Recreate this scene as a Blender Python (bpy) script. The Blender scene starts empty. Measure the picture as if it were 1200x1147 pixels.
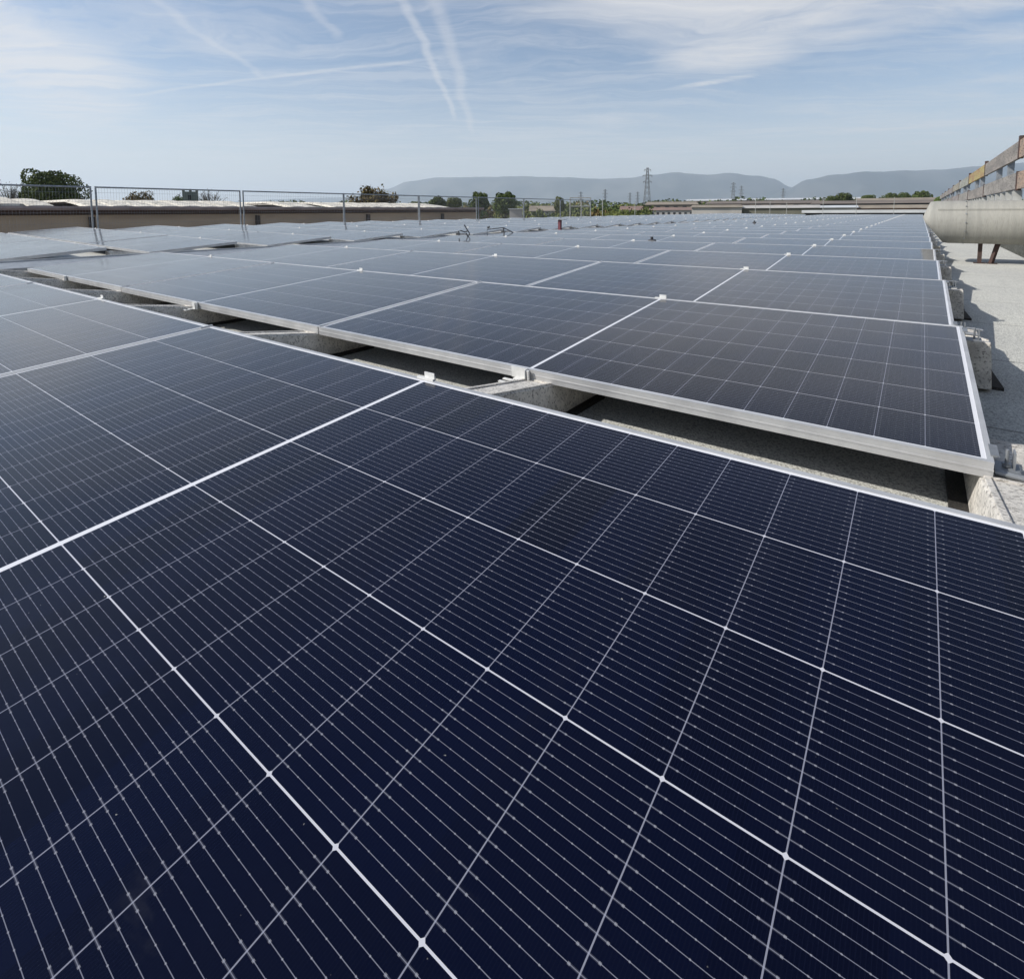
import bpy, bmesh, math, random
from mathutils import Vector, Matrix, Euler
random.seed(7)
SC = bpy.context.scene
COL = SC.collection
R_ = math.radians

# ------------------------------------------------------------------ camera
YAW, PITCH, ROLL = .6363, .0899, -.0051
CAM = Vector((.9981, .1604, .5068))
CXP, CYP, FPX = 600., 305.93, 645.87          # photograph units (1200 px wide)
_f = Vector((-math.sin(YAW)*math.cos(PITCH), math.cos(YAW)*math.cos(PITCH), -math.sin(PITCH)))
_r0 = Vector((math.cos(YAW), math.sin(YAW), 0)); _u0 = _r0.cross(_f)
_r = _r0*math.cos(ROLL)+_u0*math.sin(ROLL); _u = _u0*math.cos(ROLL)-_r0*math.sin(ROLL)
cd = bpy.data.cameras.new('camera'); cam = bpy.data.objects.new('camera', cd); COL.objects.link(cam)
m = Matrix((( _r.x, _u.x, -_f.x), (_r.y, _u.y, -_f.y), (_r.z, _u.z, -_f.z))).to_4x4()
m.translation = CAM; cam.matrix_world = m
cd.sensor_width = 36; cd.sensor_fit = 'HORIZONTAL'; cd.lens = FPX/1200*36
cd.shift_y = -(573.5-CYP)/1200; cd.clip_start = .02; cd.clip_end = 60000
SC.camera = cam

# ------------------------------------------------------------------ node helper
class V:
    """a socket with arithmetic"""
    def __init__(s, nt, k): s.nt, s.k = nt, k
    def op(s, o, *a):
        n = s.nt.nodes.new('ShaderNodeMath'); n.operation = o
        for i, x in enumerate((s,)+a):
            if isinstance(x, V): s.nt.links.new(x.k, n.inputs[i])
            else: n.inputs[i].default_value = x
        return V(s.nt, n.outputs[0])
    def __add__(s, o): return s.op('ADD', o)
    def __sub__(s, o): return s.op('SUBTRACT', o)
    def __mul__(s, o): return s.op('MULTIPLY', o)
    def __truediv__(s, o): return s.op('DIVIDE', o)
    def lt(s, o): return s.op('LESS_THAN', o)
    def gt(s, o): return s.op('GREATER_THAN', o)
    def mod(s, o): return s.op('FLOORED_MODULO', o)
    def abs(s): return s.op('ABSOLUTE')
    def max(s, o): return s.op('MAXIMUM', o)
    def min(s, o): return s.op('MINIMUM', o)
    def smooth(s, a, b, lo=0., hi=1.):
        n = s.nt.nodes.new('ShaderNodeMapRange'); n.interpolation_type = 'SMOOTHSTEP'
        s.nt.links.new(s.k, n.inputs[0])
        for i, x in zip((1, 2, 3, 4), (a, b, lo, hi)): n.inputs[i].default_value = x
        return V(s.nt, n.outputs[0])
def sep(nt, k):
    n = nt.nodes.new('ShaderNodeSeparateXYZ'); nt.links.new(k, n.inputs[0]); return [V(nt, o) for o in n.outputs]
def comb(nt, *a):
    n = nt.nodes.new('ShaderNodeCombineXYZ')
    for i, x in enumerate(a):
        if isinstance(x, V): nt.links.new(x.k, n.inputs[i])
        else: n.inputs[i].default_value = x
    return n.outputs[0]
def noise(nt, vec, scale, detail=4, rough=.5, dist=0.):
    n = nt.nodes.new('ShaderNodeTexNoise'); nt.links.new(vec, n.inputs['Vector'])
    n.inputs['Scale'].default_value = scale; n.inputs['Detail'].default_value = detail
    n.inputs['Roughness'].default_value = rough; n.inputs['Distortion'].default_value = dist
    return V(nt, n.outputs[0])
def mix(nt, fac, a, b):
    n = nt.nodes.new('ShaderNodeMix'); n.data_type = 'RGBA'
    if isinstance(fac, V): nt.links.new(fac.k, n.inputs[0])
    else: n.inputs[0].default_value = fac
    for i, c in ((6, a), (7, b)):
        if isinstance(c, tuple): n.inputs[i].default_value = (*c, 1)
        else: nt.links.new(c, n.inputs[i])
    return n.outputs[2]

# ------------------------------------------------------------------ sun and sky
SUN = Vector((-1.0, -.95, 1.0)).normalized()      # towards the sun
elev = math.asin(SUN.z)
sd = bpy.data.lights.new('sun', 'SUN'); sun = bpy.data.objects.new('sun', sd); COL.objects.link(sun)
sd.energy = 4.3; sd.angle = R_(.6); sd.color = (1, .96, .9)
sun.rotation_euler = SUN.to_track_quat('Z', 'Y').to_euler(); sun.location = (-30, -30, 60)
W = bpy.data.worlds.new('World'); SC.world = W; W.use_nodes = True
nt = W.node_tree; bg = nt.nodes['Background']; bg.inputs[1].default_value = .106
sky = nt.nodes.new('ShaderNodeTexSky'); sky.sky_type = 'NISHITA'; sky.sun_disc = False
sky.sun_elevation = elev; sky.sun_rotation = math.atan2(SUN.x, SUN.y)
sky.altitude = 100; sky.air_density = 1.0; sky.dust_density = 1.0; sky.ozone_density = 2.6
tc = nt.nodes.new('ShaderNodeTexCoord'); dx, dy, dz = sep(nt, tc.outputs['Generated'])
zz = dz.max(.012)
px, py = dx/zz, dy/zz                              # the cloud sheet, one unit above the viewer
pv = comb(nt, px, py, 0.)
def blob(cx, cy, ax, ay, ang, k0=1.0, k1=.15):
    c, s = math.cos(ang), math.sin(ang)
    u = ((px-cx)*c+(py-cy)*s)/ax; v = ((py-cy)*c-(px-cx)*s)/ay
    return (u*u+v*v).op('SQRT').smooth(k1, k0, 1, 0)
def trail(a, b, w, amp, f0=.12, wob=.05):
    (x0, y0), (x1, y1) = a, b; L = math.hypot(x1-x0, y1-y0); c, s = (x1-x0)/L, (y1-y0)/L
    u = ((px-x0)*c+(py-y0)*s)/L
    wv = noise(nt, comb(nt, u*3., x0, y0), 1.3, 3)
    v = ((py-y0)*c-(px-x0)*s+(wv-.5)*wob*4).abs()
    tex = noise(nt, comb(nt, u*L*4, v*6, x0), 2.2, 5, .62)
    return (v/w).smooth(.1, 1, 1, 0)*u.smooth(-f0, f0, 0, 1)*u.smooth(1-f0, 1+f0, 1, 0)*tex.smooth(.15, .6, .45, 1.)*amp
wx_ = noise(nt, comb(nt, px*.8, py*.8, 3.3), 1.0, 4, .55)-.5
wy_ = noise(nt, comb(nt, px*.8, py*.8, 8.1), 1.0, 4, .55)-.5
qx, qy = px+wx_*1.3, py+wy_*1.3
n1 = noise(nt, comb(nt, qx*.55+qy*.25, qy*.9-qx*.5, 1.7), 1.1, 10, .66, .5)
n2 = noise(nt, comb(nt, qx*.35+qy*.30, qy*1.9-qx*1.5, 4.2), 1.3, 10, .68, .4)
n3 = noise(nt, comb(nt, qx*.22+qy*.2, qy*2.4-qx*2.1, 9.2), 2.4, 10, .7, .3)
opx, opy = px, py
px, py = px+wx_*.9, py+wy_*.9
big = blob(-.5, 2.75, 1.45, 1.35, .5, 1.05, .35).max(blob(-1.0, 3.8, .75, .62, -.5, 1.05, .3)).max(blob(-.1, 3.65, 1.0, .55, -.2, 1., .2)*.85).max(blob(.9, 4.4, 1.0, .5, 0.)*.6)
left = blob(-4.9, 1.15, 1.6, .72, 2.75, 1.05, .3).max(blob(-6.4, 1.8, 2.0, .7, 2.8)*.85).max(blob(-4.1, .8, 1.0, .5, 2.75)*.85)
px, py = opx, opy
def over(a, b): return (a*-1+1)*(b*-1+1)*-1+1
dens = (big*n1.smooth(.30, .60, .10, 1.)*(n3*.9+.45)*.80).max(left*n2.smooth(.25, .60, .25, 1.)*(n3*.6+.65)*.85)
dens = dens.max(blob(-1.36, 4.5, .46, .13, -.12)*n3.smooth(.25, .6)*.8)
dens = over(dens, n3.smooth(.44, .74)*.24)
dens = over(dens, n2.smooth(.44, .68)*.30)
dens = over(dens, n1.smooth(.48, .68)*.2)
dens = over(dens, blob(.3, 8.4, 2.6, .5, .05)*.45*n2.smooth(.3, .6))
for t in [((-1.75, 1.8), (-4.7, 5.5), .062, .30), ((-1.95, 1.8), (-4.1, 4.5), .042, .40), ((-5.5, 1.93), (-2.6, 2.68), .06, .36),
          ((-4.0, 2.32), (-2.9, 1.1), .05, .26), ((-2.2, 1.4), (-2.75, 2.05), .05, .26)]:
    dens = over(dens, trail(*t))
veil = dz.smooth(-.02, .26, .74, .05)                # thin haze sheet thickening to the horizon
dens = (over(dens, veil*(n1*.35+.8))*dz.smooth(.36, .72, 1., .22)).min(.94)
col = mix(nt, dens, sky.outputs[0], (6.45, 6.4, 6.45))
nt.links.new(col, bg.inputs[0])
vs = SC.view_settings; vs.view_transform = 'Standard'; vs.look = 'None'; vs.exposure = .25; vs.gamma = 1
SC.cycles.use_denoising = True; SC.cycles.max_bounces = 7; SC.cycles.volume_bounces = 1
SC.cycles.glossy_bounces = 3; SC.cycles.transparent_max_bounces = 12; SC.cycles.sample_clamp_indirect = 8

# ------------------------------------------------------------------ materials
def mat(name, base=(.5, .5, .5), rough=.7, metal=0., spec=None):
    m = bpy.data.materials.new(name); m.use_nodes = True; b = m.node_tree.nodes['Principled BSDF']
    b.inputs['Base Color'].default_value = (*base, 1); b.inputs['Roughness'].default_value = rough
    b.inputs['Metallic'].default_value = metal
    if spec is not None: b.inputs['Specular IOR Level'].default_value = spec
    return m
def mottled(name, a, b_, scale=6., rough=.8, metal=0., bump=0., c3=None, s2=None, lo=.35, hi=.65, stretch=(1, 1, 1), bs=None):
    m = mat(name, a, rough, metal); t = m.node_tree; P = t.nodes['Principled BSDF']
    g = t.nodes.new('ShaderNodeNewGeometry'); x, y, z = sep(t, g.outputs['Position'])
    v = comb(t, x*stretch[0], y*stretch[1], z*stretch[2])
    n = noise(t, v, scale, 6, .6)
    c = mix(t, n.smooth(lo, hi), a, b_)
    if c3:
        c = mix(t, noise(t, v, s2 or scale*9, 3, .6).smooth(.52, .66), c, c3)
    t.links.new(c, P.inputs['Base Color'])
    if bump:
        bn = t.nodes.new('ShaderNodeBump'); bn.inputs['Strength'].default_value = bump; bn.inputs['Distance'].default_value = .004
        t.links.new(noise(t, v, bs or scale*8, 4, .7).k, bn.inputs['Height']); t.links.new(bn.outputs[0], P.inputs['Normal'])
    return m
M = {}
M['alu'] = mottled('anodised aluminium', (.58, .58, .575), (.48, .48, .48), 9, .45, .45)
M['alu_dull'] = mottled('weathered aluminium', (.60, .61, .62), (.45, .46, .47), 20, .5, .6)
M['clip'] = mottled('pale clip metal', (.70, .70, .68), (.58, .58, .56), 40, .5, .1)
M['concrete'] = mottled('cast concrete', (.74, .70, .63), (.56, .53, .48), 26, .92, 0, .8, (.27, .25, .22), 120)
M['rubber'] = mottled('black rubber mat', (.018, .017, .016), (.03, .028, .026), 30, .85, 0, .5, (.07, .06, .05), 260)
M['galv'] = mottled('galvanised steel', (.33, .345, .36), (.22, .235, .25), 14, .5, .5)
M['wall'] = mottled('plastered wall', (.46, .38, .29), (.34, .28, .22), .8, .9, 0, 0, None, None, .3, .7, (.4, .4, 2))
M['gutter'] = mottled('painted gutter', (.34, .29, .29), (.24, .20, .20), 1.5, .6)
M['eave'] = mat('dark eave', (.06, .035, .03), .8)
M['pipe_dark'] = mat('dark downpipe', (.035, .028, .026), .6)
M['cream'] = mottled('cream fibre cement', (.74, .69, .59), (.60, .555, .47), 1.6, .9, 0, 0, (.25, .23, .19), 9)
M['duct'] = mottled('grey duct wrap', (.36, .35, .31), (.29, .285, .255), 3, .7, .0, .25, (.27, .265, .235), 40, .3, .7, (6, .6, .5), 30)
M['rust'] = mottled('rusty steel', (.085, .05, .042), (.045, .032, .028), 18, .9)
M['parapet'] = mottled('mossy parapet', (.06, .06, .052), (.025, .028, .02), 7, .95, 0, .6, (.13, .13, .11), 30)
M['coping'] = mottled('pale coping', (.42, .42, .39), (.3, .3, .28), 5, .8)
M['trunk'] = mottled('bark', (.09, .07, .05), (.05, .04, .03), 2, .95)

# roof membrane: slate-granule bitumen felt with welded seams
m = mat('mineral felt', (.4, .4, .4), .95); t = m.node_tree; P = t.nodes['Principled BSDF']
g = t.nodes.new('ShaderNodeNewGeometry'); x, y, z = sep(t, g.outputs['Position']); pos = g.outputs['Position']
c = mix(t, noise(t, pos, 1.1, 5, .6).smooth(.3, .7), (.66, .655, .59), (.55, .55, .51))
c = mix(t, noise(t, comb(t, x*6, y*.8, 0.), 1.2, 5, .6).smooth(.55, .75)*.5, c, (.50, .50, .46))
c = mix(t, noise(t, pos, 170, 2, .7).smooth(.46, .60)*.75, c, (.17, .17, .165))
c = mix(t, noise(t, pos, 310, 2, .7).smooth(.56, .66)*.7, c, (.75, .75, .72))
seam = ((y+noise(t, comb(t, x*.7, 0., 0.), 2., 3)*.05).mod(1.0) - .36).abs().lt(.007)
sx = (x.mod(8.0)-1.4).abs().lt(.006)
c = mix(t, seam*.6, c, (.13, .13, .12))
t.links.new(c, P.inputs['Base Color'])
bn = t.nodes.new('ShaderNodeBump'); bn.inputs['Strength'].default_value = .6; bn.inputs['Distance'].default_value = .003
t.links.new(noise(t, pos, 200, 3, .7).k, bn.inputs['Height']); t.links.new(bn.outputs[0], P.inputs['Normal'])
M['felt'] = m

# photovoltaic laminate --------------------------------------------------
HW, DP = 1.1355, 1.134            # half length along the row, length up the slope
CA, CB, MG, LB = .0926, .1835, .0055, .0165
m = bpy.data.materials.new('photovoltaic laminate'); m.use_nodes = True; t = m.node_tree; P = t.nodes['Principled BSDF']
tc = t.nodes.new('ShaderNodeTexCoord'); ox, oy, oz = sep(t, tc.outputs['Object'])
oi = t.nodes.new('ShaderNodeObjectInfo'); rnd = V(t, oi.outputs['Random'])
ax = (ox-HW).abs()-MG                                # distance from the middle gap
cx = ax.mod(CA); ex = cx.min(cx*-1+CA)               # to nearest column line
yy = oy-LB; cy = yy.mod(CB); ey = cy.min(cy*-1+CB)
outside = ax.lt(0.).max(ax.gt(CA*12-.0006)).max(yy.lt(.0008)).max(yy.gt(CB*6-.0008))
rowl = ey.lt(.00085); coll = ex.lt(.00055)
cham = (ex+ey).lt(.0030)
# sixteen-odd round wires along the row, with solder pads and flattened ends
NB, PB = 15, .0113
wy = (yy.mod(CB)-(CB-PB*(NB-1))/2+PB*.5)
inb = wy.gt(0.)*wy.lt(PB*NB)
wd = (wy.mod(PB)-PB*.5).abs()
wire = wd.lt(.00026)
pad = ((cx.mod(CA/6)-CA/12).abs().lt(.00058))*wd.lt(.00058)
tap = ex.lt(.0082)*(wd.lt(.00085))*wd.gt(.00026)
tipd = (ex-.0082).abs().lt(.0009)*wd.lt(.0009)
fing = ((ox.mod(.0028)-.0014).abs().lt(.00035))
cellv = noise(t, comb(t, ox.op('MULTIPLY', 1/CA).op('FLOOR'), oy.op('SUBTRACT', LB).op('MULTIPLY', 1/CB).op('FLOOR'), rnd*40), 3.1, 1)
big_v = noise(t, comb(t, ox+rnd*70, oy, 2.), .9, 3, .5)
cell = mix(t, (cellv*.55+big_v*.45).smooth(.36, .64), (.0008, .0009, .0038), (.0014, .0026, .0125))
cell = mix(t, rnd.smooth(.5, .9)*.7, cell, (.0035, .0021, .0075))
cell = mix(t, rnd.smooth(.5, .1)*.25, cell, (.0012, .0022, .0125))
cell = mix(t, fing*.04, cell, (.03, .034, .06))
cc = mix(t, wire*inb*.48, cell, (.34, .35, .42))
cc = mix(t, tap*inb*.11, cc, (.30, .31, .38))
cc = mix(t, (pad.max(tipd))*inb*.26, cc, (.55, .55, .60))
cc = mix(t, coll*.6, cc, (.36, .37, .45))
cc = mix(t, rowl.max(cham), cc, (.52, .52, .56))
cc = mix(t, outside, cc, (.70, .70, .72))
dv = comb(t, ox, oy, rnd*50)
dust = noise(t, dv, 3.2, 7, .65).smooth(.3, .85).max(noise(t, comb(t, ox*9, oy*.9, rnd*31), 1.6, 5, .6).smooth(.52, .8)*1.3)
smear = noise(t, comb(t, ox*2.2+oy*1.5, oy*5-ox, rnd*9), 1.4, 6, .7).smooth(.66, .74)
spk = noise(t, dv, 120, 2, .6).smooth(.77, .81)
cc = mix(t, dust*.0045+.0004+smear*.012, cc, (.42, .42, .40))
cc = mix(t, spk*.6, cc, (.45, .44, .40))
t.links.new(cc, P.inputs['Base Color'])
P.inputs['IOR'].default_value = 1.36; P.inputs['Specular Tint'].default_value = (.34, .44, .74, 1)
P.inputs['Sheen Weight'].default_value = .26; P.inputs['Sheen Roughness'].default_value = .27; P.inputs['Sheen Tint'].default_value = (1, .97, .93, 1)
t.links.new((dust*.09+.085+spk*.3+smear*.12).k, P.inputs['Roughness'])
M['pv'] = m

# ------------------------------------------------------------------ mesh helpers
def link(name, me, material, parent=None):
    o = bpy.data.objects.new(name, me); COL.objects.link(o)
    if material is not None: me.materials.append(material)
    if parent is not None: o.parent = parent
    return o
class MB:
    def __init__(s): s.v, s.f = [], []
    def box(s, x0, x1, y0, y1, z0, z1):
        n = len(s.v)
        s.v += [(x0, y0, z0), (x1, y0, z0), (x1, y1, z0), (x0, y1, z0), (x0, y0, z1), (x1, y0, z1), (x1, y1, z1), (x0, y1, z1)]
        s.f += [tuple(n+i for i in q) for q in ((3, 2, 1, 0), (4, 5, 6, 7), (0, 1, 5, 4), (1, 2, 6, 5), (2, 3, 7, 6), (3, 0, 4, 7))]
        return s
    def prism(s, pts, z0, z1):
        """pts (x, y, zoff) counter-clockwise polygon extruded in z"""
        n = len(s.v); k = len(pts)
        s.v += [(p[0], p[1], z0) for p in pts]+[(p[0], p[1], z1) for p in pts]
        s.f += [tuple(n+i for i in reversed(range(k))), tuple(n+k+i for i in range(k))]
        s.f += [(n+i, n+(i+1) % k, n+k+(i+1) % k, n+k+i) for i in range(k)]
        return s
    def profile_x(s, pts, x0, x1):
        """pts (y, z) polygon extruded along x"""
        n = len(s.v); k = len(pts)
        s.v += [(x0, p[0], p[1]) for p in pts]+[(x1, p[0], p[1]) for p in pts]
        s.f += [tuple(n+i for i in range(k)), tuple(n+k+i for i in reversed(range(k)))]
        s.f += [(n+(i+1) % k, n+i, n+k+i, n+k+(i+1) % k) for i in range(k)]
        return s
    def profile_y(s, pts, y0, y1):
        n = len(s.v); k = len(pts)
        s.v += [(p[0], y0, p[1]) for p in pts]+[(p[0], y1, p[1]) for p in pts]
        s.f += [tuple(n+i for i in reversed(range(k))), tuple(n+k+i for i in range(k))]
        s.f += [(n+i, n+(i+1) % k, n+k+(i+1) % k, n+k+i) for i in range(k)]
        return s
    def tube(s, pts, r, k=8, cap=True):
        pts = [Vector(p) for p in pts]; rings = []; up = Vector((0, 0, 1))
        for i, p in enumerate(pts):
            d = (pts[min(i+1, len(pts)-1)]-pts[max(i-1, 0)]).normalized()
            a = d.cross(up if abs(d.z) < .9 else Vector((1, 0, 0))).normalized(); b = d.cross(a)
            rr = r[i] if isinstance(r, (list, tuple)) else r
            n = len(s.v); rings.append(n)
            for j in range(k):
                q = p+(a*math.cos(2*math.pi*j/k)+b*math.sin(2*math.pi*j/k))*rr; s.v.append(tuple(q))
        for a, b in zip(rings, rings[1:]):
            s.f += [(a+j, a+(j+1) % k, b+(j+1) % k, b+j) for j in range(k)]
        if cap: s.f += [tuple(rings[0]+j for j in reversed(range(k))), tuple(rings[-1]+j for j in range(k))]
        return s
    def build(s, name, material, parent=None, smooth=False):
        me = bpy.data.meshes.new(name); me.from_pydata(s.v, [], s.f); me.update()
        bm = bmesh.new(); bm.from_mesh(me); bmesh.ops.recalc_face_normals(bm, faces=bm.faces); bm.to_mesh(me); bm.free()
        if smooth:
            for p in me.polygons: p.use_smooth = True
        return link(name, me, material, parent)
def tag(o, label=None, cat=None, group=None, kind=None):
    if label: o['label'] = label
    if cat: o['category'] = cat
    if group: o['group'] = group
    if kind: o['kind'] = kind
    return o
def empty(name, loc=(0, 0, 0), rot=(0, 0, 0)):
    o = bpy.data.objects.new(name, None); COL.objects.link(o); o.location = loc; o.rotation_euler = rot
    o.empty_display_size = .1; return o
def bevel(o, w=.004, seg=2):
    b = o.modifiers.new('edge', 'BEVEL'); b.width = w; b.segments = seg; b.limit_method = 'ANGLE'; return o
def copy_tree(o, parent=None):
    c = o.copy(); COL.objects.link(c)
    if parent is not None: c.parent = parent
    for ch in list(o.children):
        copy_tree(ch, c)
    return c
def pix(u, v, dist):
    """world point seen at photograph position u, v at a given depth"""
    d = _f+_r*(u-CXP)/FPX-_u*(v-CYP)/FPX
    return CAM+d*dist
def frame_of(u, w, dist):
    """ground position at bearing u, heading facing the camera, width in metres of w pixels"""
    p = pix(u, 247, dist); return p.x, p.y, math.atan2(p.y-CAM.y, p.x-CAM.x)-math.pi/2, w/FPX*dist
def zat(u, v, dist): return pix(u, v, dist).z

# ------------------------------------------------------------------ layout numbers
TH, PR = .0744, 1.5887
CT, ST = math.cos(TH), math.sin(TH)
HZ, HY = DP*ST, DP*CT
ROOF = -.155
GZ = -8.5
SLOPE = .0176

# ------------------------------------------------------------------ setting
def grid(name, xs, ys, zf, material):
    v = [(x, y, zf(x, y)) for y in ys for x in xs]; k = len(xs)
    f = [(j*k+i, j*k+i+1, (j+1)*k+i+1, (j+1)*k+i) for j in range(len(ys)-1) for i in range(k-1)]
    me = bpy.data.meshes.new(name); me.from_pydata(v, [], f); me.update(); return link(name, me, material)
M['land'] = mottled('fields', (.075, .085, .04), (.13, .12, .07), .004, .95, 0, 0, (.05, .065, .03), .03)
tag(grid('ground', [-15500, -3000, -500, 0, 500, 3000, 15500], [-15500, -3000, -500, 0, 500, 3000, 15500], lambda x, y: GZ, M['land']), kind='structure')
def roofz(x, y): return ROOF+max(0, -x-6.3)*SLOPE
rb = MB()
xs = [2.6, -6.3, -15.2]
for x0, x1 in ((xs[1], xs[0]), (xs[2], xs[1])):
    n = len(rb.v)
    rb.v += [(x0, -9, roofz(x0, 0)), (x1, -9, roofz(x1, 0)), (x1, 56, roofz(x1, 0)), (x0, 56, roofz(x0, 0))]
    rb.f.append((n, n+1, n+2, n+3))
rb.f  # top sheets
tag(rb.build('flat_roof', M['felt']), kind='structure')
hb = MB().box(-15.2, 2.6, -9, 56, GZ, ROOF-.02)
tag(hb.build('building_body', M['wall']), kind='structure')

# ------------------------------------------------------------------ solar panels
def module_meshes():
    fb = MB(); w = HW*2; lp, h, th = .0110, .035, .0022
    fb.box(0, w, 0, lp, -th, 0).box(0, w, DP-lp, DP, -th, 0).box(0, lp, lp, DP-lp, -th, 0).box(w-lp, w, lp, DP-lp, -th, 0)
    fb.box(.0005, w-.0005, .0005, .003, -h, -th).box(.0005, w-.0005, DP-.003, DP-.0005, -h, -th)
    fb.box(.0005, .003, .003, DP-.003, -h, -th).box(w-.003, w-.0005, .003, DP-.003, -h, -th)
    fb.box(.003, w-.003, .003, .028, -h, -h+.002).box(.003, w-.003, DP-.028, DP-.003, -h, -h+.002)
    fb.box(0.0, w, -.0008, .0005, -.020, -.016)            # the groove line along the outer face
    g = MB().box(lp-.004, w-lp+.004, lp-.004, DP-lp+.004, -.0062, -.0012)
    return fb, g
fb, gb = module_meshes()
fr0 = fb.build('frame', M['alu']); gl0 = gb.build('solar_glass', M['pv'])
# middle clip at the top edge: Z plate with a flange
cm = MB().box(HW-.030, HW+.026, DP-.006, DP-.0035, -.001, .004).box(HW-.010, HW+.024, DP+.002, DP+.0042, -.03, .017)
cm.box(HW-.030, HW+.026, DP-.0035, DP+.002, .001, .004).box(HW+.010, HW+.020, DP+.0046, DP+.011, -.004, .006)
cl0 = cm.build('clip', M['clip'])
jc0 = MB().box(-.0065, .0035, DP-.040, DP+.004, -.012, .0032).build('joint_clamp', M['alu_dull'])
jc1 = MB().box(-.0055, .0020, .004, .05, -.012, .0030).build('joint_clamp', M['alu_dull'])
# bracket at low edge for the near rows: hook plate, slotted strip on the block, bolt
bm_ = MB().box(HW-.065, HW-.004, -.006, -.0008, -.034, .0022).box(HW-.004, HW-.0015, -.020, -.0008, -.036, .002)
bm_.box(HW-.050, HW-.012, -.020, -.006, -.036, -.033).box(HW-.085, HW-.040, -.055, -.045, -.040, -.036).box(HW-.085, HW-.040, -.030, -.020, -.040, -.036)
bm_.box(HW-.045, HW-.039, -.055, -.020, -.040, -.036)
bm_.tube([(HW+.006, -.012, -.036), (HW+.006, -.012, .000)], .0045, 8)
br0 = bm_.build('low_bracket', M['clip'])
# end clamp on the outer side of a row
em = MB().box(2*HW-.004, 2*HW+.010, .03, .085, .0002, .0030).box(2*HW+.0005, 2*HW+.003, .03, .085, -.030, .0002)
em.box(2*HW+.003, 2*HW+.045, .035, .08, -.031, -.028).tube([(2*HW+.024, .056, -.034), (2*HW+.024, .056, .010)], .003, 8)
em.tube([(2*HW+.024, .056, -.026), (2*HW+.024, .056, -.019)], .008, 6).box(2*HW+.034, 2*HW+.037, .045, .07, -.028, .008)
em.tube([(2*HW+.004, .025, -.030), (2*HW+.085, .022, -.032)], .0065, 10)
e0 = em.build('end_clamp', M['galv'])
em2 = MB().box(2*HW-.004, 2*HW+.010, DP-.085, DP-.03, .0002, .0030).box(2*HW+.0005, 2*HW+.003, DP-.085, DP-.03, -.030, .0002)
em2.box(2*HW+.003, 2*HW+.05, DP-.08, DP-.035, -.031, -.028).tube([(2*HW+.030, DP-.056, -.034), (2*HW+.030, DP-.056, .012)], .003, 8)
em2.box(2*HW+.040, 2*HW+.043, DP-.07, DP-.045, -.028, .010).tube([(2*HW+.010, DP-.02, .0), (2*HW+.055, DP-.02, -.004)], .004, 8)
e1 = em2.build('end_clamp', M['galv'])
protos = [fr0, gl0, cl0, jc0, jc1, br0, e0, e1]

ORD = ['', 'second', 'third', 'fourth', 'fifth', 'sixth', 'seventh', 'eighth', 'ninth', 'tenth', 'eleventh', 'twelfth', 'thirteenth',
       'fourteenth', 'fifteenth', 'sixteenth', 'seventeenth', 'eighteenth', 'nineteenth', 'twentieth', 'twenty-first', 'twenty-second',
       'twenty-third', 'twenty-fourth', 'twenty-fifth', 'twenty-sixth', 'twenty-seventh', 'twenty-eighth', 'twenty-ninth', 'thirtieth',
       'thirty-first', 'thirty-second', 'thirty-third', 'thirty-fourth', 'thirty-fifth']
NROW = 34
def in_frame(p):
    d = Vector(p)-CAM; c = d.dot(_f)
    if c < .05: return False
    u = CXP+FPX*d.dot(_r)/c; v = CYP-FPX*d.dot(_u)/c
    return -15 < u < 1215 and -15 < v < 1165
def part(proto, parent):
    c = proto.copy(); COL.objects.link(c); c.parent = parent; return c
def row_name(r):
    return 'front row nearest the camera' if r == 0 else ORD[r]+' row back from the camera'
left_names = ['beside the walkway', 'in the middle of its row', 'by the mesh fence']
n_mod = 0
for block in (0, 1):
    for r in range(-1, NROW):
        for c in range(3):
            if block == 0:
                x0 = 1.1425-2.278*(c+1)+.007+(.004 if r <= 0 else 0); y0 = r*PR; z0 = (random.random()-.5)*.003 if r > 1 else 0
                z0 += max(0, r-1)*.0006
                rot = (TH, 0, 0)
            else:
                x0 = -6.9-2.278*(c+1)+.0035; y0 = r*PR-.12; z0 = .012+(-6.9-x0-2.265)*SLOPE+random.uniform(-.003, .004)+.0398
                rot = (TH, SLOPE, 0); z0 = .012+(-6.9-x0)*SLOPE+random.uniform(-.003, .004)
            vis = [in_frame((x0+a*2*HW, y0+b*HY, z0+b*HZ)) for a in (0, .25, .5, .75, 1) for b in (0, .5, 1)]
            if not any(vis): continue
            n_mod += 1
            e = empty('solar_panel', (x0, y0, z0), (rot[0]+random.uniform(-.0012, .0012)*(r > 0), rot[1]+random.uniform(-.0006, .0006)*(r > 0), 0))
            for p in (fr0, gl0, cl0): part(p, e)
            if c < 2 or block == 1:
                if r < 12 and c < 2: part(jc0, e); part(jc1, e)
            if r in (1, 2, 3) and block == 0: part(br0, e)
            if block == 0 and c == 0 and 1 <= r < 9:
                part(e0, e); part(e1, e)
            row = 'front' if r <= 0 else ORD[r]
            if block == 0:
                rr = 'nearest main row' if r == 0 else row+' main row away'
                wh = ['right end beside the gravelly strip', 'middle between its row neighbours', 'left end at the walkway'][c]
                lab = 'dark blue panel, '+rr+', '+wh
                if r == -1: continue
            else:
                lr = 'front row' if r <= 0 else row+' row'
                lab = 'pale panel, '+lr+' across the walkway, '+left_names[c]
            tag(e, lab, 'solar panel', 'solar panels in rows on the flat roof')
for p in protos: bpy.data.objects.remove(p)

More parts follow.
